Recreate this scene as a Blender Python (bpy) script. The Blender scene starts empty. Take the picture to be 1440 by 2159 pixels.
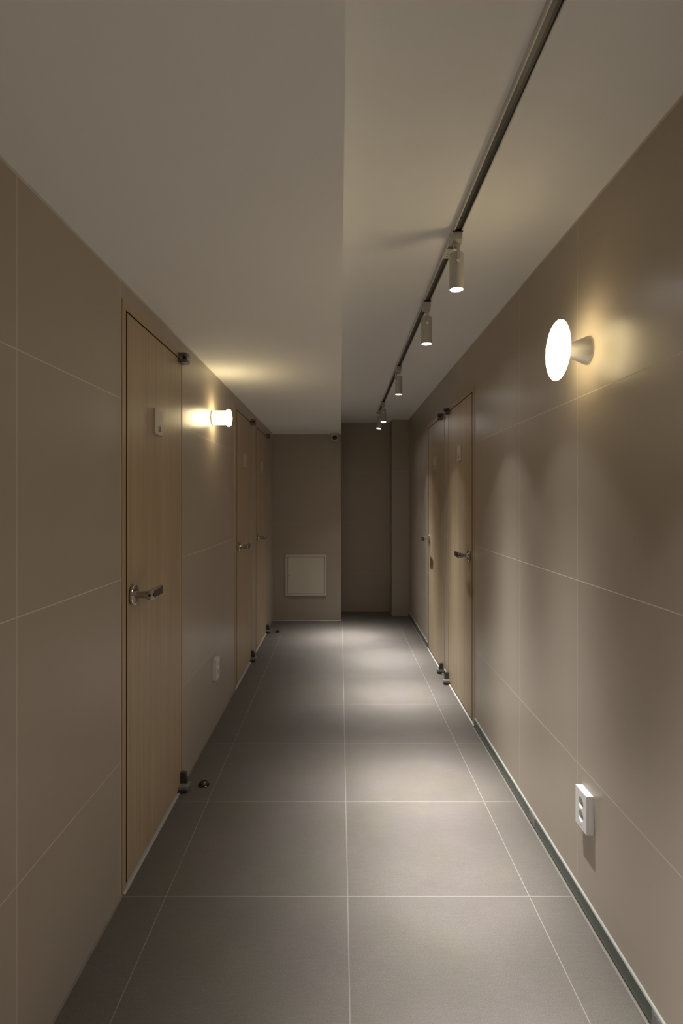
import bpy, bmesh, math, random
from mathutils import Vector, Matrix

# ------------------------------------------------------------------ scene, camera, world, exposure
scene = bpy.context.scene
C = scene.collection
F, VX, VY, W, H = 1220.0, 717.0, 1056.0, 1440.0, 2159.0
CAM_H = 1.307

cam_data = bpy.data.cameras.new('camera')
cam_data.sensor_fit = 'VERTICAL'
cam_data.sensor_height = 36.0
cam_data.lens = F / H * 36.0
cam_data.shift_x = -(VX - W / 2) / H
cam_data.shift_y = (VY - H / 2) / H
cam_data.clip_start = 0.02
cam = bpy.data.objects.new('camera', cam_data)
C.objects.link(cam)
cam.location = (0, 0, CAM_H)
cam.rotation_euler = (math.pi / 2, 0, 0)
scene.camera = cam

world = bpy.data.worlds.new('world')
scene.world = world
world.use_nodes = True
world.node_tree.nodes['Background'].inputs[0].default_value = (0.5, 0.5, 0.55, 1)
world.node_tree.nodes['Background'].inputs[1].default_value = 0.0

vs = scene.view_settings
vs.view_transform = 'Standard'
vs.look = 'None'
vs.gamma = 1.0
vs.use_curve_mapping = False
vs.exposure = 0.0
scene.cycles.max_bounces = 12
scene.cycles.diffuse_bounces = 8

SPOT_W = 420.0         # narrow beam of every track spotlight
SPOT_SIGMA = 14.0      # degrees: bell-shaped beam of the lamp's lens
WIDE = 0.005           # the lamp's faint all-round glow
SPILL = 0.012          # its weak wide spill, as a share of the beam's centre
SPOT_COL = (1.0, 0.985, 0.955)
SCONCE_COL = (1.0, 0.80, 0.44)
DISC_E = 10.5
CYL_E = 20.0

# ------------------------------------------------------------------ materials
def new_mat(name):
    m = bpy.data.materials.new(name)
    m.use_nodes = True
    nt = m.node_tree
    return m, nt, nt.nodes['Principled BSDF']

def simple(name, col, rough=0.5, metal=0.0, bump=0.0, scale=200.0, spec=0.5, var=0.0, vscale=6.0):
    m, nt, b = new_mat(name)
    b.inputs['Base Color'].default_value = (*col, 1)
    b.inputs['Roughness'].default_value = rough
    b.inputs['Metallic'].default_value = metal
    b.inputs['Specular IOR Level'].default_value = spec
    tc = nt.nodes.new('ShaderNodeTexCoord')
    if var > 0:
        n = nt.nodes.new('ShaderNodeTexNoise'); n.inputs['Scale'].default_value = vscale
        nt.links.new(tc.outputs['Object'], n.inputs['Vector'])
        mr = nt.nodes.new('ShaderNodeMapRange')
        mr.inputs['To Min'].default_value = 1 - var; mr.inputs['To Max'].default_value = 1 + var
        nt.links.new(n.outputs['Fac'], mr.inputs['Value'])
        mx = nt.nodes.new('ShaderNodeMix'); mx.data_type = 'RGBA'; mx.blend_type = 'MULTIPLY'
        mx.inputs[0].default_value = 1
        mx.inputs[6].default_value = (*col, 1)
        nt.links.new(mr.outputs[0], mx.inputs[7])
        nt.links.new(mx.outputs[2], b.inputs['Base Color'])
    if bump > 0:
        n = nt.nodes.new('ShaderNodeTexNoise'); n.inputs['Scale'].default_value = scale
        nt.links.new(tc.outputs['Object'], n.inputs['Vector'])
        bp = nt.nodes.new('ShaderNodeBump'); bp.inputs['Strength'].default_value = bump
        bp.inputs['Distance'].default_value = 0.001
        nt.links.new(n.outputs['Fac'], bp.inputs['Height'])
        nt.links.new(bp.outputs[0], b.inputs['Normal'])
    return m

def emit(name, col, strength):
    m, nt, b = new_mat(name)
    b.inputs['Base Color'].default_value = (0.9, 0.9, 0.88, 1)
    b.inputs['Roughness'].default_value = 0.25
    b.inputs['Emission Color'].default_value = (*col, 1)
    b.inputs['Emission Strength'].default_value = strength
    return m

def M(nt, op, a, b=None, c=None):
    n = nt.nodes.new('ShaderNodeMath'); n.operation = op
    for i, v in enumerate((a, b, c)):
        if v is None: continue
        if isinstance(v, (int, float)): n.inputs[i].default_value = v
        else: nt.links.new(v, n.inputs[i])
    return n.outputs[0]

def joint(nt, coord, off, T, w):
    """1 on the joint, 0 elsewhere; joints at off + k*T, width w"""
    t = M(nt, 'DIVIDE', M(nt, 'SUBTRACT', coord, off), T)
    fr = M(nt, 'SUBTRACT', M(nt, 'FRACT', M(nt, 'ADD', t, 0.5)), 0.5)
    d = M(nt, 'ABSOLUTE', fr)
    return M(nt, 'LESS_THAN', d, w / 2 / T), M(nt, 'FLOOR', t)

def tile_mat(name, base, grout, axes, rough, speck=0.0, var=0.06, dust=0.0):
    """axes: list of (axis index, offset, T, width)"""
    m, nt, b = new_mat(name)
    tc = nt.nodes.new('ShaderNodeTexCoord')
    sp = nt.nodes.new('ShaderNodeSeparateXYZ')
    nt.links.new(tc.outputs['Object'], sp.inputs[0])
    mask = None; ids = []
    for ax, off, T, w in axes:
        j, i = joint(nt, sp.outputs[ax], off, T, w)
        ids.append(i)
        mask = j if mask is None else M(nt, 'MAXIMUM', mask, j)
    # per-tile tone
    cb = nt.nodes.new('ShaderNodeCombineXYZ')
    for k, i in enumerate(ids): nt.links.new(i, cb.inputs[k])
    wn = nt.nodes.new('ShaderNodeTexWhiteNoise'); wn.noise_dimensions = '3D'
    nt.links.new(cb.outputs[0], wn.inputs['Vector'])
    tone = M(nt, 'ADD', M(nt, 'MULTIPLY', wn.outputs['Value'], 0.04), 0.98)
    # soft cloud
    n1 = nt.nodes.new('ShaderNodeTexNoise'); n1.inputs['Scale'].default_value = 5.0; n1.inputs['Detail'].default_value = 8
    n1.inputs['Roughness'].default_value = 0.65
    nt.links.new(tc.outputs['Object'], n1.inputs['Vector'])
    cloud = M(nt, 'ADD', M(nt, 'MULTIPLY', M(nt, 'SUBTRACT', n1.outputs['Fac'], 0.5), var * 4), 1.0)
    tone = M(nt, 'MULTIPLY', tone, cloud)
    if speck > 0:
        n2 = nt.nodes.new('ShaderNodeTexNoise'); n2.inputs['Scale'].default_value = 330.0; n2.inputs['Detail'].default_value = 2
        nt.links.new(tc.outputs['Object'], n2.inputs['Vector'])
        tone = M(nt, 'MULTIPLY', tone, M(nt, 'ADD', M(nt, 'MULTIPLY', M(nt, 'SUBTRACT', n2.outputs['Fac'], 0.5), speck * 2), 1.0))
        v = nt.nodes.new('ShaderNodeTexVoronoi'); v.inputs['Scale'].default_value = 210.0
        nt.links.new(tc.outputs['Object'], v.inputs['Vector'])
        dots = M(nt, 'LESS_THAN', v.outputs['Distance'], 0.15)
        tone = M(nt, 'ADD', tone, M(nt, 'MULTIPLY', dots, speck * 0.9))
        v2 = nt.nodes.new('ShaderNodeTexNoise'); v2.inputs['Scale'].default_value = 1.0; v2.inputs['Detail'].default_value = 5
        mp = nt.nodes.new('ShaderNodeMapping'); mp.inputs['Scale'].default_value = (18, 140, 1)
        nt.links.new(tc.outputs['Object'], mp.inputs[0]); nt.links.new(mp.outputs[0], v2.inputs['Vector'])
        tone = M(nt, 'MULTIPLY', tone, M(nt, 'ADD', M(nt, 'MULTIPLY', M(nt, 'SUBTRACT', v2.outputs['Fac'], 0.5), 0.22), 1.0))
    mx = nt.nodes.new('ShaderNodeMix'); mx.data_type = 'RGBA'; mx.blend_type = 'MULTIPLY'; mx.inputs[0].default_value = 1
    mx.inputs[6].default_value = (*base, 1)
    if speck > 0:      # faint drift between a pinkish and an olive tone, as in the printed tile
        hn = nt.nodes.new('ShaderNodeTexNoise'); hn.inputs['Scale'].default_value = 3.3; hn.inputs['Detail'].default_value = 5
        nt.links.new(tc.outputs['Object'], hn.inputs['Vector'])
        hm = nt.nodes.new('ShaderNodeMix'); hm.data_type = 'RGBA'
        hr = nt.nodes.new('ShaderNodeMapRange'); hr.inputs['From Min'].default_value = 0.38; hr.inputs['From Max'].default_value = 0.62
        nt.links.new(hn.outputs['Fac'], hr.inputs['Value']); nt.links.new(hr.outputs[0], hm.inputs[0])
        hm.inputs[6].default_value = (base[0] * 1.02, base[1] * 0.99, base[2] * 1.05, 1)
        hm.inputs[7].default_value = (base[0] * 1.00, base[1] * 1.00, base[2] * 0.96, 1)
        nt.links.new(hm.outputs[2], mx.inputs[6])
    nt.links.new(tone, mx.inputs[7])
    mg = nt.nodes.new('ShaderNodeMix'); mg.data_type = 'RGBA'
    mg.inputs[7].default_value = (*grout, 1)
    nt.links.new(mask, mg.inputs[0]); nt.links.new(mx.outputs[2], mg.inputs[6])
    nt.links.new(mg.outputs[2], b.inputs['Base Color'])
    # roughness with faint smears
    n3 = nt.nodes.new('ShaderNodeTexNoise'); n3.inputs['Scale'].default_value = 3.0; n3.inputs['Detail'].default_value = 6
    nt.links.new(tc.outputs['Object'], n3.inputs['Vector'])
    r = M(nt, 'ADD', M(nt, 'MULTIPLY', M(nt, 'SUBTRACT', n3.outputs['Fac'], 0.5), 0.10), rough)
    r = M(nt, 'MAXIMUM', r, M(nt, 'MULTIPLY', mask, 0.75))
    nt.links.new(r, b.inputs['Roughness'])
    bp = nt.nodes.new('ShaderNodeBump'); bp.inputs['Strength'].default_value = 0.5; bp.inputs['Distance'].default_value = 0.001
    nb = nt.nodes.new('ShaderNodeTexNoise'); nb.inputs['Scale'].default_value = 160.0; nb.inputs['Detail'].default_value = 3
    nt.links.new(tc.outputs['Object'], nb.inputs['Vector'])
    hgt = M(nt, 'SUBTRACT', M(nt, 'MULTIPLY', nb.outputs['Fac'], 0.18 if not speck else 0.3), M(nt, 'MULTIPLY', mask, 1.0))
    nt.links.new(hgt, bp.inputs['Height']); nt.links.new(bp.outputs[0], b.inputs['Normal'])
    return m

def wood_mat(name, dark, light, rough=0.42, grain=1.0):
    m, nt, b = new_mat(name)
    tc = nt.nodes.new('ShaderNodeTexCoord')
    mp = nt.nodes.new('ShaderNodeMapping'); mp.inputs['Scale'].default_value = (14, 14, 0.55)
    nt.links.new(tc.outputs['Object'], mp.inputs[0])
    n1 = nt.nodes.new('ShaderNodeTexNoise'); n1.inputs['Scale'].default_value = 1.0; n1.inputs['Detail'].default_value = 3
    n1.inputs['Distortion'].default_value = 0.6
    nt.links.new(mp.outputs[0], n1.inputs['Vector'])
    mp2 = nt.nodes.new('ShaderNodeMapping'); mp2.inputs['Scale'].default_value = (220, 220, 5)
    nt.links.new(tc.outputs['Object'], mp2.inputs[0])
    n2 = nt.nodes.new('ShaderNodeTexNoise'); n2.inputs['Scale'].default_value = 1.0; n2.inputs['Detail'].default_value = 4
    nt.links.new(mp2.outputs[0], n2.inputs['Vector'])
    n4 = nt.nodes.new('ShaderNodeTexNoise'); n4.inputs['Scale'].default_value = 1.0; n4.inputs['Detail'].default_value = 6
    mp4 = nt.nodes.new('ShaderNodeMapping'); mp4.inputs['Scale'].default_value = (60, 60, 1.6)
    nt.links.new(tc.outputs['Object'], mp4.inputs[0]); nt.links.new(mp4.outputs[0], n4.inputs['Vector'])
    f = M(nt, 'ADD', M(nt, 'MULTIPLY', n1.outputs['Fac'], 0.36), M(nt, 'MULTIPLY', n2.outputs['Fac'], 0.24))
    f = M(nt, 'ADD', f, M(nt, 'MULTIPLY', n4.outputs['Fac'], 0.40))
    cr = nt.nodes.new('ShaderNodeValToRGB')
    cr.color_ramp.elements[0].position = 0.34; cr.color_ramp.elements[0].color = (*dark, 1)
    cr.color_ramp.elements[1].position = 0.66; cr.color_ramp.elements[1].color = (*light, 1)
    nt.links.new(f, cr.inputs[0]); nt.links.new(cr.outputs[0], b.inputs['Base Color'])
    b.inputs['Roughness'].default_value = rough
    bp = nt.nodes.new('ShaderNodeBump'); bp.inputs['Strength'].default_value = 0.25 * grain; bp.inputs['Distance'].default_value = 0.001
    nt.links.new(n2.outputs['Fac'], bp.inputs['Height']); nt.links.new(bp.outputs[0], b.inputs['Normal'])
    return m

WALL = (0.40, 0.345, 0.285); GROUT_W = (0.66, 0.59, 0.50)
m_wall = tile_mat('taupe_wall_tile', WALL, GROUT_W, [(1, 1.903, 0.6125, 0.0022), (2, 0.448, 0.5985, 0.0028)], 0.34, var=0.02)
m_wall_end = tile_mat('taupe_end_wall_tile', (0.37, 0.315, 0.255), (0.43, 0.375, 0.31), [(2, 0.448, 0.5985, 0.0030)], 0.40, var=0.02)  # same tile as the side walls, the end's dimness put into a darker base
m_floor = tile_mat('brown_grey_floor_tile', (0.098, 0.086, 0.074), (0.185, 0.168, 0.148),
                   [(0, 0.025, 0.6005, 0.0030), (1, 1.912, 0.6020, 0.0030)], 0.52, speck=0.55, var=0.09)
m_ceil = simple('matt_white_ceiling_paint', (0.86, 0.86, 0.85), 0.85, bump=0.05, scale=300, spec=0.2)
m_caulk = simple('pale_caulk', (0.50, 0.46, 0.40), 0.6)
m_caulk3 = simple('grey_caulk', (0.165, 0.148, 0.128), 0.6)
m_gap = simple('black_gap_strip', (0.008, 0.007, 0.006), 0.9, spec=0.1)
m_caulk2 = simple('white_caulk', (0.40, 0.38, 0.35), 0.6, bump=0.6, scale=90)
m_wood = wood_mat('light_oak_door_veneer', (0.330, 0.245, 0.150), (0.475, 0.375, 0.255))
m_frame = wood_mat('oak_door_frame', (0.36, 0.262, 0.155), (0.46, 0.35, 0.22), 0.4)
m_dark = simple('dark_gap_fill', (0.012, 0.010, 0.008), 0.8)
m_green = simple('dark_green_glossy_skirting', (0.050, 0.070, 0.056), 0.16, metal=0.0, spec=0.7)
m_green_top = simple('pale_green_skirting_edge', (0.15, 0.165, 0.15), 0.35)
m_chrome = simple('satin_chrome', (0.62, 0.60, 0.57), 0.20, metal=1.0)
m_lever = simple('dark_satin_steel', (0.46, 0.44, 0.42), 0.22, metal=1.0)
m_black = simple('black_plastic', (0.01, 0.01, 0.01), 0.35)
m_hinge = simple('grey_metal_hinge', (0.24, 0.225, 0.215), 0.40, metal=0.3)
m_hinge_top = simple('dark_grey_hinge', (0.12, 0.108, 0.10), 0.4, metal=0.3)
m_hinge_arm = simple('dark_hinge_arm', (0.06, 0.055, 0.052), 0.4, metal=0.3)
m_plate = simple('pale_number_plate', (0.50, 0.46, 0.40), 0.5)
m_digit = simple('dark_brown_digit', (0.04, 0.03, 0.02), 0.6)
m_white = simple('white_plastic', (0.72, 0.71, 0.70), 0.35)
m_socket = simple('grey_socket_well', (0.30, 0.30, 0.31), 0.4)
m_lamp = simple('white_powder_coated_metal', (0.44, 0.43, 0.41), 0.42)
m_screw = simple('bright_screw', (0.85, 0.85, 0.85), 0.3, metal=0.4)  # bright paint stands in for the shine of a chrome screw
m_track = simple('white_track_metal', (0.62, 0.61, 0.58), 0.4)
m_slot = simple('dark_track_channel', (0.022, 0.021, 0.021), 0.45)
m_conductor = simple('grey_conductor_strip', (0.085, 0.083, 0.082), 0.35)
m_silver = simple('satin_aluminium', (0.60, 0.58, 0.54), 0.46, metal=1.0)
m_panel = simple('cream_access_panel_paint', (0.58, 0.55, 0.47), 0.42)
m_cam = simple('warm_white_camera_plastic', (0.50, 0.47, 0.43), 0.35)
m_lens = simple('black_camera_glass', (0.004, 0.004, 0.004), 0.08)
m_stop = simple('dark_chrome_door_stop', (0.10, 0.09, 0.08), 0.14, metal=1.0)
m_led = emit('lit_spotlight_lens', (1.0, 0.93, 0.86), 22.0)
m_disc = emit('lit_opal_disc_glass', SCONCE_COL, DISC_E)
m_disc_back = emit('lit_opal_disc_back', SCONCE_COL, DISC_E * 0.58)
m_cyl = emit('lit_opal_cylinder_glass', SCONCE_COL, CYL_E)

# ------------------------------------------------------------------ mesh helpers
def box(bm, x0, x1, y0, y1, z0, z1, bev=0.0, seg=2):
    t = bmesh.new()
    bmesh.ops.create_cube(t, size=1.0)
    for v in t.verts:
        v.co = Vector(((x0 + x1) / 2 + v.co.x * (x1 - x0), (y0 + y1) / 2 + v.co.y * (y1 - y0), (z0 + z1) / 2 + v.co.z * (z1 - z0)))
    if bev > 0:
        bmesh.ops.bevel(t, geom=list(t.edges), offset=bev, segments=seg, affect='EDGES', profile=0.5)
    merge(bm, t)

def merge(bm, t, mat=None):
    me = bpy.data.meshes.new('tmp')
    if mat is not None: bmesh.ops.transform(t, matrix=mat, verts=t.verts)
    t.to_mesh(me); t.free()
    bm.from_mesh(me); bpy.data.meshes.remove(me)

def lathe(bm, prof, axis='Z', origin=(0, 0, 0), n=48, rot=None):
    """prof: list of (radius, height) along axis"""
    t = bmesh.new(); rings = []
    for r, h in prof:
        if r < 1e-6: rings.append([t.verts.new((0, 0, h))])
        else: rings.append([t.verts.new((r * math.cos(2 * math.pi * k / n), r * math.sin(2 * math.pi * k / n), h)) for k in range(n)])
    for a, b in zip(rings, rings[1:]):
        for k in range(n):
            k2 = (k + 1) % n
            if len(a) == 1 and len(b) == 1: continue
            if len(a) == 1: t.faces.new((a[0], b[k], b[k2]))
            elif len(b) == 1: t.faces.new((a[k], a[k2], b[0]))
            else: t.faces.new((a[k], a[k2], b[k2], b[k]))
    bmesh.ops.recalc_face_normals(t, faces=t.faces)
    mt = Matrix.Identity(4)
    if axis == 'X': mt = Matrix.Rotation(math.pi / 2, 4, 'Y')
    if axis == 'Y': mt = Matrix.Rotation(-math.pi / 2, 4, 'X')
    if rot is not None: mt = rot @ mt
    merge(bm, t, Matrix.Translation(origin) @ mt)

def prism(bm, pts, y0, y1, plane='XZ', bev=0.0):
    """pts outline in the plane, extruded along the missing axis from y0 to y1"""
    t = bmesh.new()
    def P(a, b, c):
        return {'XZ': (a, c, b), 'YZ': (c, a, b), 'XY': (a, b, c)}[plane]
    A = [t.verts.new(P(a, b, y0)) for a, b in pts]; B = [t.verts.new(P(a, b, y1)) for a, b in pts]
    t.faces.new(A); t.faces.new(B[::-1])
    for k in range(len(pts)):
        k2 = (k + 1) % len(pts); t.faces.new((A[k], A[k2], B[k2], B[k]))
    bmesh.ops.recalc_face_normals(t, faces=t.faces)
    if bev > 0: bmesh.ops.bevel(t, geom=list(t.edges), offset=bev, segments=2, affect='EDGES', profile=0.5)
    merge(bm, t)

def obj(name, bm, mat, parent=None, smooth=False, loc=None):
    me = bpy.data.meshes.new(name)
    bm.to_mesh(me); bm.free()
    me.materials.append(mat)
    o = bpy.data.objects.new(name, me)
    C.objects.link(o)
    if parent: o.parent = parent
    if loc: o.location = loc
    if smooth:
        me.shade_smooth()
        try: me.set_sharp_from_angle(angle=math.radians(35))
        except Exception: pass
    return o

def BM(): return bmesh.new()

def tag(o, label=None, cat=None, group=None, kind=None):
    if label: o['label'] = label
    if cat: o['category'] = cat
    if group: o['group'] = group
    if kind: o['kind'] = kind
    return o

def thing(name, label, cat, loc=(0, 0, 0), rotz=0.0, group=None, kind=None):
    o = bpy.data.objects.new(name, None); C.objects.link(o)
    o.empty_display_size = 0.05
    o.location = loc; o.rotation_euler = (0, 0, rotz)
    return tag(o, label, cat, group, kind)

# ------------------------------------------------------------------ setting
Y0 = -3.6                        # corridor goes on behind the camera
XR = 0.780
SK = 0.00245                     # the left wall runs slightly out of parallel
def XL(y): return -(0.7175 + SK * y)
ZH, ZL = 2.229, 2.036            # high ceiling and dropped ceiling
Y_END, Y_REC, Y_PIL = 6.313, 6.823, 6.560
TOP_FRAME = 1.976

# doors, world y: frame outer start/end, leaf start/end
DOORS = {
    1: ('L', 1.912, 2.662, 1.957, 2.632),
    2: ('L', 3.995, 4.785, 4.075, 4.745),
    3: ('L', 4.965, 5.785, 5.050, 5.745),
    4: ('R', 3.344, 4.172, 3.420, 4.157),
    5: ('R', 4.325, 5.140, 4.375, 5.090),
}

def wall_with_openings(name, y0, y1, ops, z1, mat, thick=0.14):
    """local frame: x = 0 is the face, solid towards -x"""
    bm = BM(); y = y0
    for a, b in ops:
        box(bm, -thick, 0, y, a, 0, z1)
        box(bm, -thick, 0, a, b, TOP_FRAME, z1)
        y = b
    box(bm, -thick, 0, y, y1, 0, z1)
    return obj(name, bm, mat)

wl = wall_with_openings('wall_left', Y0, Y_END, [(d[1], d[2]) for d in DOORS.values() if d[0] == 'L'], ZL, m_wall)
wl.location = (-0.7175, 0, 0); wl.rotation_euler = (0, 0, math.atan(SK)); tag(wl, kind='structure')

bm = BM(); y = Y0
for a, b in [(d[1], d[2]) for d in DOORS.values() if d[0] == 'R']:
    box(bm, XR, XR + 0.14, y, a, 0, ZH); box(bm, XR, XR + 0.14, a, b, TOP_FRAME, ZH); y = b
box(bm, XR, XR + 0.14, y, Y_REC, 0, ZH)
tag(obj('wall_right', bm, m_wall), kind='structure')

bm = BM(); box(bm, -0.90, 0.0103, Y_END, Y_REC + 0.12, 0, ZH)
tag(obj('wall_end', bm, m_wall_end), kind='structure')
bm = BM(); box(bm, 0.0103, XR + 0.14, Y_REC, Y_REC + 0.12, 0, ZH)
tag(obj('wall_recess', bm, m_wall_end), kind='structure')
bm = BM(); box(bm, 0.5866, XR, Y_PIL, Y_REC, 0, ZH)
tag(obj('wall_pillar', bm, m_wall_end), kind='structure')
bm = BM(); box(bm, -0.90, XR + 0.14, Y0 - 0.12, Y0, 0, ZH)
tag(obj('wall_back', bm, m_wall_end), kind='structure')

bm = BM(); box(bm, -0.90, XR + 0.14, Y0 - 0.12, Y_REC + 0.12, -0.10, 0)
tag(obj('floor', bm, m_floor), kind='structure')
bm = BM(); box(bm, -0.90, XR + 0.14, Y0 - 0.12, Y_REC + 0.12, ZH, ZH + 0.12)
tag(obj('ceiling', bm, m_ceil), kind='structure')
bm = BM(); box(bm, -0.90, 0.0085, Y0, Y_END, ZL, ZH)
tag(obj('ceiling.001', bm, m_ceil), kind='structure')

# dark backing behind the doors, so that nothing shines through the gaps
bm = BM(); box(bm, -0.98, -0.90, Y0, Y_REC, 0, ZH); o = obj('wall_left_backing', bm, m_dark); tag(o, kind='structure')
bm = BM(); box(bm, XR + 0.14, XR + 0.20, Y0, Y_REC, 0, ZH); o = obj('wall_right_backing', bm, m_dark); tag(o, kind='structure')

# right skirting: green glossy strip between the doors
bm_s, bm_t, bm_c, bm_k = BM(), BM(), BM(), BM()
segs = [(Y0, 3.344), (4.172, 4.325), (5.140, Y_PIL)]
for a, b in segs:
    box(bm_s, 0.7735, XR, a, b, 0.004, 0.0485)
    box(bm_t, 0.7728, XR, a, b, 0.0485, 0.0512)
    box(bm_k, 0.7745, XR, a, b, 0.0, 0.004)  # black strip, the shade of the floor gap put into its colour
    prism(bm_c, [(XR, 0.0512), (0.7768, 0.0512), (XR, 0.0555)], a, b, 'XZ')
sk = tag(obj('baseboard_right', bm_s, m_green), 'dark green glossy skirting strip along the right wall', kind='structure')
obj('top_edge', bm_t, m_green_top, sk); obj('shadow_gap', bm_k, m_dark, sk); obj('sealant_bead', bm_c, m_caulk2, sk)
for yy in (2.33, 1.40):
    bm = BM(); box(bm, 0.7722, 0.7740, yy - 0.035, yy + 0.035, 0.006, 0.0475, 0.0005)
    for k in range(4): box(bm, 0.7715, 0.7722, yy - 0.03 + k * 0.016, yy - 0.022 + k * 0.016, 0.010, 0.044)
    obj('joiner_clip', bm, m_hinge, sk)

# thin sealant lines
bm = BM()
for a, b in [(Y0, 3.344), (5.140, Y_PIL)]:
    box(bm, 0.7645, 0.7715, a, b, 0.0, 0.0012)
tag(obj('trim_1', bm, m_caulk3), 'pale sealant line on the floor beside the green skirting', kind='structure')
bm = BM(); y = Y0
for a, b in [(d[1], d[2]) for d in DOORS.values() if d[0] == 'L'] + [(Y_END, None)]:
    prism(bm, [(0, 0), (0.005, 0), (0, 0.005)], y, a, 'XZ')
    if b: y = b
o = tag(obj('trim_2', bm, m_caulk3), 'pale sealant line along the foot of the left wall', kind='structure')
o.location = (-0.7175, 0, 0); o.rotation_euler = (0, 0, math.atan(SK))
bm = BM(); prism(bm, [(0, ZL), (0.0, ZL - 0.004), (0.004, ZL)], Y0, Y_END, 'XZ')
o = tag(obj('trim_5', bm, m_caulk), 'pale sealant line along the head of the left wall', kind='structure')
o.location = (-0.7175, 0, 0); o.rotation_euler = (0, 0, math.atan(SK))
bm = BM()
prism(bm, [(XR, ZH), (XR, ZH - 0.004), (XR - 0.004, ZH)], Y0, Y_PIL, 'XZ')
prism(bm, [(Y_PIL, ZH), (Y_PIL, ZH - 0.004), (Y_PIL - 0.004, ZH)], 0.5866, XR, 'YZ')
prism(bm, [(Y_REC, ZH), (Y_REC, ZH - 0.004), (Y_REC - 0.004, ZH)], 0.0103, 0.5866, 'YZ')
prism(bm, [(Y_END, ZL), (Y_END, ZL - 0.004), (Y_END - 0.004, ZL)], -0.732, 0.0085, 'YZ')
tag(obj('trim_3', bm, m_caulk), 'pale sealant line along the head of the right wall and end walls', kind='structure')
bm = BM()
prism(bm, [(Y_END, 0), (Y_END, 0.005), (Y_END - 0.005, 0)], -0.732, 0.0103, 'YZ')
tag(obj('trim_4', bm, m_caulk), 'pale sealant line at the foot of the end wall', kind='structure')

# ------------------------------------------------------------------ doors
def text_mesh(txt, size, name):
    cu = bpy.data.curves.new(name, 'FONT'); cu.body = txt; cu.size = size; cu.extrude = 0.0003
    cu.align_x = 'CENTER'; cu.align_y = 'CENTER'; cu.offset = -0.0002
    o = bpy.data.objects.new(name, cu); C.objects.link(o)
    dg = bpy.context.evaluated_depsgraph_get(); dg.update()
    me = bpy.data.meshes.new_from_object(o.evaluated_get(dg))
    bpy.data.objects.remove(o); bpy.data.curves.remove(cu)
    me.name = name
    return me

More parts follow.
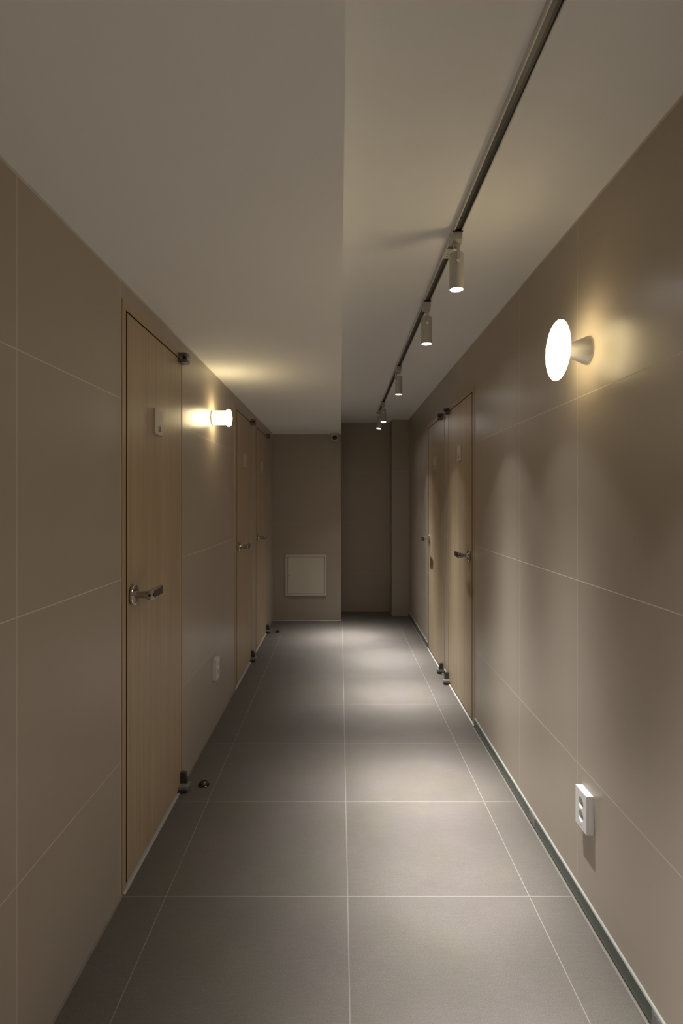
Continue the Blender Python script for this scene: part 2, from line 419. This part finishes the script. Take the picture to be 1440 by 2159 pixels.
def make_door(idx, side, f0, f1, l0, l1, s, digits, label, proud=0.008, swap=False):
    """local frame: x out into the corridor, y along the wall; s=+1: handle at low y, hinge at high y"""
    yc = (f0 + f1) / 2
    if side == 'L':
        root = thing('door_%d' % idx, label, 'door', (XL(yc), yc, 0), math.atan(SK), kind='structure')
        L = lambda y: y - yc
    else:
        root = thing('door_%d' % idx, label, 'door', (XR, yc, 0), math.pi, kind='structure')
        L = lambda y: yc - y
    fa, fb = sorted((L(f0), L(f1))); la, lb = sorted((L(l0), L(l1)))
    xf = 0.003                                     # frame front
    xd = xf - 0.001
    ZD = 1.944
    # frame: two jambs, head, rebates
    bm = BM(); jw = 0.035
    g0 = 0.012 if idx == 1 else 0.020
    ha, hb = (la - fa - g0, fb - lb - 0.004) if s > 0 else (la - fa - 0.004, fb - lb - g0)
    box(bm, -0.139, xf, fa + 0.0005, fa + ha, 0.0, TOP_FRAME - 0.0005, 0.0012)
    box(bm, -0.139, xf, fb - hb, fb - 0.0005, 0.0, TOP_FRAME - 0.0005, 0.0012)
    box(bm, -0.139, xf, fa + ha, fb - hb, ZD + 0.005, TOP_FRAME - 0.0005, 0.0012)
    obj('door_frame', bm, m_frame, root)
    bm = BM()
    box(bm, -0.139, xd - 0.042, fa + ha, fa + ha + 0.03, 0.006, ZD + 0.005)
    box(bm, -0.139, xd - 0.042, fb - hb - 0.03, fb - hb, 0.006, ZD + 0.005)
    box(bm, -0.139, xd - 0.042, fa + ha, fb - hb, ZD - 0.025, ZD + 0.005)
    obj('door_rebate', bm, m_dark, root)
    # black strips fill the gaps around the leaf
    bm = BM()
    box(bm, xd - 0.036, xf - 0.0016, fa + ha, la, 0.02, ZD + 0.005)
    box(bm, xd - 0.036, xf - 0.0016, lb, fb - hb, 0.02, ZD + 0.005)
    box(bm, xd - 0.036, xf - 0.0015, la, lb, ZD, ZD + 0.005)
    obj('gap_strip', bm, m_gap, root)
    bm = BM(); box(bm, -0.135, 0.0105, fa + 0.004, fb - 0.004, 0.0, 0.0055, 0.0015)
    obj('threshold', bm, m_caulk2, root)
    bm = BM(); box(bm, xd - 0.040, xd, la, lb, 0.016, ZD, 0.001, 1)
    leaf = obj('door_leaf', bm, m_wood, root)
    # handle
    hy = la + 0.050 if s > 0 else lb - 0.050
    hz = 0.981
    bm = BM()
    lathe(bm, [(0.0, 0.0), (0.0345, 0.0), (0.0345, 0.003), (0.0, 0.003)], 'X', (xd, hy, hz))
    hd = obj('door_handle', bm, m_black, leaf, True)
    bm = BM(); lathe(bm, [(0.0, 0.003), (0.0355, 0.003), (0.0365, 0.006), (0.0362, 0.0095), (0.0345, 0.0112), (0.031, 0.0118), (0.0, 0.0122)], 'X', (xd, hy, hz))
    obj('rose', bm, m_chrome, root, True)
    bm = BM(); lathe(bm, [(0.0, 0.010), (0.0135, 0.010), (0.0125, 0.014), (0.0118, 0.030), (0.0130, 0.044), (0.0148, 0.056), (0.0148, 0.071), (0.0, 0.072)], 'X', (xd, hy, hz))
    # lever: tall flat bar, slightly bowed, running to the hinge side
    t = BM()
    pts = [(-0.016, 0.057), (-0.012, 0.0545), (0.020, 0.0535), (0.075, 0.0555), (0.130, 0.058), (0.133, 0.061), (0.131, 0.066),
           (0.075, 0.0715), (0.020, 0.073), (-0.012, 0.0725), (-0.016, 0.069)]
    prism(t, [(xd + x, hy + s * y) for y, x in pts], hz - 0.0152, hz + 0.0152, 'XY', 0.0014)
    merge(bm, t)
    lv = obj('lever', bm, m_lever, root, True)
    bm = BM()
    prism(bm, [(xd + 0.070, hy + s * 0.012), (xd + 0.0740, hy + s * 0.012), (xd + 0.0725, hy + s * 0.075), (xd + 0.0678, hy + s * 0.126), (xd + 0.063, hy + s * 0.126)], hz - 0.0118, hz + 0.0118, 'XY')
    obj('grip_inlay', bm, simple('dark_grip_inlay', (0.10, 0.095, 0.09), 0.35, metal=0.7) if 'dark_grip_inlay' not in bpy.data.materials else bpy.data.materials['dark_grip_inlay'], lv)
    bm = BM(); lathe(bm, [(0.0, -0.0005), (0.0045, -0.0005), (0.0045, 0.0012), (0.0, 0.0012)], 'Y', (xd + 0.065, hy - s * 0.0165, hz), 20)
    lathe(bm, [(0.0, 0.071), (0.0052, 0.071), (0.0052, 0.0752), (0.0, 0.0752)], 'X', (xd, hy + s * 0.004, hz), 20)
    obj('keyhole', bm, m_black, lv, True)
    # number plate
    py0, py1 = la + 0.280, la + 0.380
    if idx == 4: py0, py1 = lb - 0.390, lb - 0.285
    if idx == 5: py0, py1 = la + 0.300, la + 0.405
    pc = (py0 + py1) / 2
    bm = BM(); box(bm, xd, xd + 0.0075, py0, py1, 1.566, 1.666, 0.0008, 1)
    pl = obj('number_plate', bm, m_plate, root)
    me = text_mesh(digits, 0.031, 'digits')
    me.materials.append(m_digit)
    d = bpy.data.objects.new('digits', me); C.objects.link(d); d.parent = pl
    d.location = (xd + 0.0077, pc + (0.0 if side == 'L' else 0.0), 1.589)
    d.rotation_euler = (math.pi / 2, 0, math.pi / 2)
    # pivot hinges, top and bottom, at the hinge side
    ye = lb if s > 0 else la
    def pad(bm, z0, z1, dep, w=0.052):
        a = ye - s * w; b = ye + s * 0.004
        n = 8; r = 0.012
        pts = [(xd - 0.004, a), (xd + dep - r, a)]
        for k in range(1, n): 
            t = k / n * math.pi / 2; pts.append((xd + dep - r + r * math.sin(t), a + s * (r - r * math.cos(t))))
        pts += [(xd + dep, b - s * r)]
        for k in range(1, n):
            t = k / n * math.pi / 2; pts.append((xd + dep - r + r * math.cos(t), b - s * r + s * r * math.sin(t)))
        pts += [(xd + dep - r, b), (xd - 0.004, b)]
        prism(bm, pts, z0, z1, 'XY', 0.001)
    bm = BM(); pad(bm, ZD - 0.019, ZD - 0.002, 0.040)
    th = obj('top_hinge', bm, m_hinge_top, root)
    bm = BM(); pad(bm, ZD + 0.010, ZD + 0.024, 0.040, 0.056)
    obj('hinge_plate', bm, m_hinge_top, th)
    bm = BM(); lathe(bm, [(0, 0), (0.006, 0), (0.006, 0.012), (0, 0.012)], 'Z', (xd + 0.018, ye - s * 0.018, ZD - 0.001), 20)
    lathe(bm, [(0, 0), (0.0035, 0), (0.0035, 0.012), (0, 0.012)], 'Z', (xd + 0.028, ye - s * 0.032, ZD - 0.001), 20)
    obj('hinge_pin', bm, m_black, th, True)
    bm = BM(); pad(bm, 0.0055, 0.016, 0.038)
    bh = obj('floor_hinge', bm, m_hinge_arm, root)
    bm = BM(); pad(bm, 0.016, 0.031, 0.043); obj('hinge_plate', bm, m_hinge, bh)
    bm = BM()
    prism(bm, [(xd - 0.001, 0.029), (xd + 0.033, 0.029), (xd + 0.029, 0.050), (xd + 0.024, 0.076), (xd + 0.018, 0.080), (xd - 0.001, 0.080)],
          ye - s * 0.020, ye + s * 0.003, 'XZ', 0.0015)
    obj('hinge_arm', bm, m_hinge_arm, bh)
    return root

make_door(1, *DOORS[1], 1, '58', 'light oak door nearest the camera on the left wall, plate reading 58')
make_door(2, *DOORS[2], 1, '57', 'light oak door on the left wall just past the lit cylinder sconce')
make_door(3, *DOORS[3], 1, '56', 'light oak door on the left wall nearest the end wall')
make_door(4, *DOORS[4], -1, '59', 'light oak door on the right wall, the nearer of the two there')
make_door(5, *DOORS[5], 1, '60', 'light oak door on the right wall, the farther of the two there')

# ------------------------------------------------------------------ lighting track
XT = 0.3955
Y_T0, Y_T1 = Y0 + 0.3, 6.02
bm = BM(); hw, th_ = 0.0145, 0.017
zt, zb = ZH, ZH - th_
out = [(XT - hw, zt), (XT - hw, zb), (XT - hw + 0.0035, zb), (XT - hw + 0.0035, zt - 0.003), (XT + hw - 0.0035, zt - 0.003), (XT + hw - 0.0035, zb), (XT + hw, zb), (XT + hw, zt)]
prism(bm, out, Y_T0, Y_T1, 'XZ')
track = tag(obj('lighting_track', bm, m_track), 'long white lighting track with dark channel fixed to the high ceiling', 'lighting track')
bm = BM(); box(bm, XT - hw + 0.0036, XT + hw - 0.0036, Y_T0, Y_T1, zb + 0.0045, zt - 0.003)
ch_ = obj('channel', bm, m_slot, track)
bm = BM(); box(bm, XT - hw + 0.0040, XT + 0.0005, Y_T0, Y_T1, zb + 0.0038, zb + 0.0045)
obj('conductor', bm, m_conductor, ch_)
bm = BM(); box(bm, XT - hw - 0.0005, XT + hw + 0.0005, Y_T1, Y_T1 + 0.008, zb, ZH)
obj('end_cap', bm, m_track, track)
bm = BM(); box(bm, XT - hw + 0.0036, XT + hw - 0.0036, 2.085, 2.16, zb + 0.0005, zb + 0.0045)
cn = obj('connector', bm, m_track, track)
bm = BM()
for k in range(4): box(bm, XT - 0.003, XT + 0.003, 2.094 + k * 0.016, 2.099 + k * 0.016, zb + 0.0001, zb + 0.0006)
obj('contact', bm, m_black, cn)
for yy in (1.86, 2.37, 3.02, 3.43, 4.25):
    bm = BM(); lathe(bm, [(0, -0.0016), (0.0035, -0.0016), (0.0035, 0.0004), (0, 0.0004)], 'Z', (XT - 0.004, yy, zb + 0.0045), 16)
    obj('screw', bm, m_black, track)

def make_spot(first):
    """local origin: on the track's underside above the lamp, z down is negative"""
    root = thing('track_spotlight', '', 'spotlight', (XT, 0, zb))
    bm = BM()
    prism(bm, [(-0.022, 0.0), (-0.022, -0.026), (-0.012, -0.034), (0.020, -0.034), (0.055, -0.016), (0.062, -0.004), (0.062, 0.0)], -0.0160, 0.0160, 'YZ', 0.0015)
    ad = obj('track_adapter', bm, m_lamp, root)
    bm = BM(); box(bm, -0.0165, 0.0165, -0.030, -0.0205, -0.0028, 0.0004)
    obj('locking_tab', bm, m_slot, ad)
    bm = BM(); lathe(bm, [(0, -0.030), (0.013, -0.030), (0.013, -0.042), (0.011, -0.045), (0, -0.045)], 'Z', (0, 0, 0), 32)
    obj('swivel', bm, m_lamp, ad, True)
    bm = BM()
    box(bm, -0.0052, 0.0052, -0.0285, -0.0255, -0.108, -0.044, 0.0008, 1)
    box(bm, -0.0052, 0.0052, -0.0285, 0.004, -0.047, -0.0435, 0.0008, 1)
    arm = obj('arm', bm, m_lamp, root)
    bm = BM(); lathe(bm, [(0, 0), (0.0060, 0), (0.0054, -0.0022), (0.0028, -0.0026), (0.0020, -0.0006), (0, -0.0006)], 'Y', (0, -0.0285, -0.100), 20)
    obj('screw', bm, m_screw, arm, True)
    R = 0.0240; zt_, zb_ = -0.066, -0.188
    bm = BM()
    lathe(bm, [(0, zt_), (R - 0.002, zt_), (R, zt_ - 0.002), (R, zb_ + 0.0005), (R - 0.0006, zb_), (R - 0.0016, zb_), (R - 0.0020, zb_ + 0.004), (0, zb_ + 0.004)], 'Z', (0, 0, 0), 56)
    head = obj('lamp_head', bm, m_lamp, root, True)
    bm = BM(); lathe(bm, [(0, zb_ + 0.0038), (R - 0.0021, zb_ + 0.0038), (R - 0.0021, zb_ + 0.0010), (0, zb_ + 0.0006)], 'Z', (0, 0, 0), 48)
    obj('lens', bm, m_led, head, True)
    return root, zb_

def dup(root):
    r = root.copy(); C.objects.link(r)
    for ch in list(root.children):
        c = ch.copy(); C.objects.link(c); c.parent = r
        for g in ch.children:
            d = g.copy(); C.objects.link(d); d.parent = c
    return r

sl = bpy.data.lights.new('spot_beam', 'SPOT')
sl.energy = SPOT_W; sl.color = SPOT_COL; sl.spot_size = math.radians(176); sl.spot_blend = 0.3; sl.shadow_soft_size = 0.018
sl.use_nodes = True
_nt = sl.node_tree
_em = _nt.nodes['Emission']
_tc = _nt.nodes.new('ShaderNodeTexCoord'); _sp = _nt.nodes.new('ShaderNodeSeparateXYZ')
_nt.links.new(_tc.outputs['Normal'], _sp.inputs[0])
_th = M(_nt, 'ARCCOSINE', M(_nt, 'MINIMUM', M(_nt, 'ABSOLUTE', _sp.outputs[2]), 1.0))
_q = M(_nt, 'DIVIDE', _th, math.radians(SPOT_SIGMA))
_g = M(_nt, 'EXPONENT', M(_nt, 'MULTIPLY', M(_nt, 'MULTIPLY', _q, _q), -1.0))
_mr = _nt.nodes.new('ShaderNodeMapRange'); _mr.interpolation_type = 'SMOOTHSTEP'
_mr.inputs['From Min'].default_value = math.radians(40); _mr.inputs['From Max'].default_value = math.radians(33)
_mr.inputs['To Min'].default_value = 0.0; _mr.inputs['To Max'].default_value = SPILL
_nt.links.new(_th, _mr.inputs['Value'])
_w = M(_nt, 'DIVIDE', _th, math.radians(55))
_w = M(_nt, 'MULTIPLY', M(_nt, 'EXPONENT', M(_nt, 'MULTIPLY', M(_nt, 'MULTIPLY', _w, _w), -1.0)), WIDE)
_nt.links.new(M(_nt, 'ADD', M(_nt, 'ADD', _g, _mr.outputs[0]), _w), _em.inputs['Strength'])

spot0, zlens = make_spot(True)
GRP = 'white cylinder spotlights on the ceiling track'
# y, z spin, tilt about x, tilt about y, label
SP = [(1.965, 0.0, 0.0, 0.0, 'white cylinder spotlight nearest the camera on the ceiling track'),
      (2.645, 0.0, 0.0, 0.0, 'second white cylinder spotlight from the camera, just past the nearest one'),
      (3.900, -1.0, 0.0, 0.0, 'white cylinder spotlight in the middle of the row of five lit ones'),
      (5.300, 0.0, -0.24, 0.0, 'white cylinder spotlight next to last on the track, overlapping the last'),
      (5.760, 0.0, -0.10, 0.14, 'tilted white cylinder spotlight farthest down the track at its end'),
      (0.79, 0.0, 0.09, 0.0, 'unseen white cylinder spotlight added on the track, just nearer than the frame shows'),  # from here on: unseen lamps added to light the near end
      (-0.30, 0.0, 0.0, 0.0, 'unseen white cylinder spotlight added on the track just behind the viewer'),
      (-1.30, 0.0, 0.0, 0.0, 'unseen white cylinder spotlight added on the track next to last behind the viewer'),
      (-2.30, 0.0, 0.0, 0.0, 'unseen white cylinder spotlight added on the track farthest behind the viewer')]
POWER = [1.42, 0.55, 0.43, 0.34, 0.42, 1.15, 0.68, 0.62, 0.62]   # the lamps are not all equally strong
for k, (yy, rz, tx, ty, lab) in enumerate(SP):
    r = spot0 if k == 0 else dup(spot0)
    r.location = (XT, yy, zb)
    tag(r, lab, 'spotlight', GRP)
    for c in r.children:
        if c.name.split('.')[0] == 'arm': c.rotation_euler = (0, 0, rz)
    for c in r.children:
        if c.name.startswith('lamp_head'):
            piv = Vector((0, 0, -0.100))
            mt = Matrix.Translation(piv) @ Matrix.Rotation(tx, 4, 'X') @ Matrix.Rotation(ty, 4, 'Y') @ Matrix.Translation(-piv)
            c.matrix_local = mt
            head = c
    ld = sl.copy(); ld.energy = SPOT_W * POWER[k]
    lo = bpy.data.objects.new('spot_beam', ld); C.objects.link(lo); lo.parent = head
    lo.location = (0, 0, zlens - 0.001)

# ------------------------------------------------------------------ wall sconces
ZS = 1.780
# right: opal disc on a cone
root = disc_lamp = thing('wall_sconce', 'lit round disc wall light on a silver cone, on the right wall above the outlet', 'wall lamp', (XR, 1.820, ZS), math.pi)
bm = BM(); lathe(bm, [(0, 0), (0.0445, 0), (0.0450, 0.002), (0.0440, 0.006), (0.0400, 0.016), (0.0340, 0.030), (0.0285, 0.044), (0.0240, 0.058), (0.0215, 0.068), (0.0205, 0.082), (0, 0.084)], 'X', (0, 0, 0), 64)
obj('cone_base', bm, m_silver, root, True)
bm = BM()
RD, TD = 0.0945, 0.0175
pr = []
for k in range(0, 33):
    t = math.pi * k / 32
    pr.append((RD * math.sin(t) ** 0.86, -TD * math.cos(t)))
lathe(bm, [(max(r, 0), 0.0955 + h) for r, h in pr[15:]], 'X', (0, 0, 0), 72)
gd = obj('glass_disc', bm, m_disc, root, True)
bm = BM(); lathe(bm, [(max(r, 0), 0.0955 + h) for r, h in pr[:16]], 'X', (0, 0, 0), 72)
obj('glass_back', bm, m_disc_back, root, True)
# left: opal cylinder with a flange
yl = 3.28
root = cyl_lamp = thing('wall_sconce', 'lit cylinder wall light with a wider end rim, on the left wall between two doors', 'wall lamp', (XL(yl), yl, ZS - 0.003), 0)
bm = BM(); lathe(bm, [(0, 0), (0.042, 0), (0.042, 0.006), (0, 0.006)], 'X', (0, 0, 0), 48)
obj('base_plate', bm, m_silver, root, True)
bm = BM(); lathe(bm, [(0, 0.006), (0.0395, 0.006), (0.0400, 0.009), (0.0400, 0.082), (0.0415, 0.085), (0.0485, 0.087), (0.0495, 0.092), (0.0490, 0.099), (0.0440, 0.105), (0.030, 0.109), (0, 0.110)], 'X', (0, 0, 0), 64)
obj('glass_cylinder', bm, m_cyl, root, True)

# copies of both lamps, added unseen behind the viewer to brighten the near end
d = dup(disc_lamp); d.location = (XR, -1.45, ZS); tag(d, 'unseen round disc wall light added on the right wall behind the viewer', 'wall lamp')
d = dup(cyl_lamp); d.location = (XL(-0.55), -0.55, ZS - 0.003); tag(d, 'unseen cylinder wall light added on the left wall behind the viewer', 'wall lamp')

# ------------------------------------------------------------------ outlets
def make_outlet(loc, rz, label):
    root = thing('wall_outlet', label, 'outlet', loc, rz, group='white double wall outlets')
    w, h, d = 0.041, 0.0590, 0.0225
    # face with two round wells: outline ring built from a grid of boxes is avoided; wells are lathed in front of a recessed plate
    t = bmesh.new(); bmesh.ops.create_cube(t, size=1.0)
    for v in t.verts: v.co = Vector((d / 2 + v.co.x * d, v.co.y * 2 * w, v.co.z * 2 * h))
    bmesh.ops.delete(t, geom=[f for f in t.faces if f.calc_center_median().x > d * 0.9], context='FACES_ONLY')
    bm = BM(); merge(bm, t)
    body = obj('outlet_box', bm, m_white, root)
    # cover: plate with two circular holes
    t = bmesh.new(); n = 32; R = 0.0178
    cs = [0.0205, -0.0205]
    def quad_hole(cz, z0, z1):
        """annular quads between circle (r R, centre 0,cz) and rectangle [-w,w]x[z0,z1]"""
        outer_f, inner_f, inner_b = [], [], []
        angs = sorted([2 * math.pi * k / 28 for k in range(28)] + [math.atan2(zz - cz, yy) % (2 * math.pi) for zz in (z0, z1) for yy in (-w, w)])
        for a in angs:
            ca, sa = math.cos(a), math.sin(a)
            sc = min(w / abs(ca) if abs(ca) > 1e-6 else 9, ((z1 - cz) if sa > 0 else (cz - z0)) / abs(sa) if abs(sa) > 1e-6 else 9)
            outer_f.append(t.verts.new((d, ca * sc, cz + sa * sc)))
            inner_f.append(t.verts.new((d, ca * R, cz + sa * R)))
            inner_b.append(t.verts.new((d - 0.0155, ca * R * 0.97, cz + sa * R * 0.97)))
        for k in range(n):
            k2 = (k + 1) % n
            t.faces.new((outer_f[k], outer_f[k2], inner_f[k2], inner_f[k]))
            t.faces.new((inner_f[k], inner_f[k2], inner_b[k2], inner_b[k]))
        t.faces.new(inner_b)
    # angles that hit the corners keep the rectangle closed
    def rect_ring(cz, z0, z1):
        quad_hole(cz, z0, z1)
        for sy in (-1, 1):
            for zz in (z0, z1):
                pass
    rect_ring(cs[0], 0.0, h); rect_ring(cs[1], -h, 0.0)
    bmesh.ops.recalc_face_normals(t, faces=t.faces)
    t2 = BM(); merge(t2, t)
    obj('cover_plate', t2, m_white, root)
    for cz in cs:
        for sy in (-1, 1):
            bm = BM(); lathe(bm, [(0, d - 0.0154), (0.0028, d - 0.0154), (0.0028, d - 0.0148), (0, d - 0.0148)], 'X', (0, sy * 0.0095, cz), 16)
            obj('pin_hole', bm, m_black, root)
    bm = BM(); box(bm, d, d + 0.0003, -0.007, 0.007, -0.0485, -0.0465)
    obj('small_print', bm, m_socket, root)
    return root, body

# the box must not fill the wells
def outlet_at(loc, rz, label):
    return make_outlet(loc, rz, label)[0]
outlet_at((XR, 1.821, 0.3365), math.pi, 'white double outlet low on the right wall under the disc lamp')
outlet_at((XL(3.332), 3.332, 0.3415), 0, 'white double outlet low on the left wall beneath the cylinder lamp')

# ------------------------------------------------------------------ access panel
root = thing('access_panel', 'square cream metal access panel set low in the end wall', 'access panel', (-0.3725, Y_END, 0.4975))
a = 0.2225; b_ = 0.200
bm = BM()
for (x0, x1, z0, z1) in ((-a, a, b_, a), (-a, a, -a, -b_), (-a, -b_, -b_, b_), (b_, a, -b_, b_)):
    box(bm, x0, x1, -0.0125, 0, z0, z1, 0.0012, 1)
obj('panel_frame', bm, m_panel, root)
bm = BM(); box(bm, -b_ + 0.0025, b_ - 0.0025, -0.0100, -0.001, -b_ + 0.0025, b_ - 0.0025, 0.001, 1)
dp = obj('panel_door', bm, m_panel, root)
bm = BM(); box(bm, -b_, b_, -0.0012, 0.0, -b_, b_); obj('panel_gap', bm, m_dark, root)
bm = BM(); lathe(bm, [(0, 0), (0.006, 0), (0.0055, -0.0015), (0, -0.0015)], 'Y', (-0.183, -0.0100, 0.0), 20)
obj('lock', bm, m_hinge_arm, dp)

# ------------------------------------------------------------------ security camera
root = thing('security_camera', 'small white eyeball security camera in the ceiling corner above the access panel', 'security camera', (-0.057, 6.245, ZL))
bm = BM(); lathe(bm, [(0, 0), (0.047, 0), (0.047, -0.010), (0.043, -0.020), (0.034, -0.030), (0, -0.030)], 'Z', (0, 0, 0), 40)
obj('ceiling_base', bm, m_cam, root, True)
bm = BM(); ball = [(0.0415 * math.sin(math.pi * k / 16), -0.046 + 0.0400 * math.cos(math.pi * k / 16)) for k in range(17)]
lathe(bm, ball, 'Z', (0, 0, 0), 40)
bl = obj('camera_ball', bm, m_cam, root, True)
bm = BM(); lathe(bm, [(0, 0.0), (0.027, 0.0), (0.030, 0.004), (0.0295, 0.012), (0.025, 0.012), (0.024, 0.008), (0, 0.008)], 'Y', (0, -0.0255, -0.049), 36, Matrix.Rotation(math.pi + 0.12, 4, 'X'))
obj('lens_ring', bm, m_cam, bl, True)
bm = BM(); lathe(bm, [(0, 0.0085), (0.0242, 0.0085), (0.020, 0.0125), (0.012, 0.015), (0, 0.016)], 'Y', (0, -0.0255, -0.049), 36, Matrix.Rotation(math.pi + 0.12, 4, 'X'))
obj('lens', bm, m_lens, bl, True)

# ------------------------------------------------------------------ door stops
def door_stop(x, y, label):
    root = thing('door_stop', label, 'door stop', (x, y, 0), group='domed floor door stops')
    bm = BM(); lathe(bm, [(0, 0), (0.0260, 0), (0.0260, 0.003), (0.0235, 0.005), (0, 0.005)], 'Z', (0, 0, 0), 40)
    obj('base_ring', bm, m_stop, root, True)
    bm = BM(); lathe(bm, [(0, 0.005), (0.0215, 0.005), (0.0210, 0.011), (0.0175, 0.0165), (0.011, 0.0195), (0, 0.0205)], 'Z', (0, 0, 0), 40)
    obj('dome', bm, m_stop, root, True)
door_stop(-0.627, 2.660, 'dark domed door stop on the floor by the nearest left door')
door_stop(-0.623, 5.755, 'dark domed door stop on the floor near the end wall')
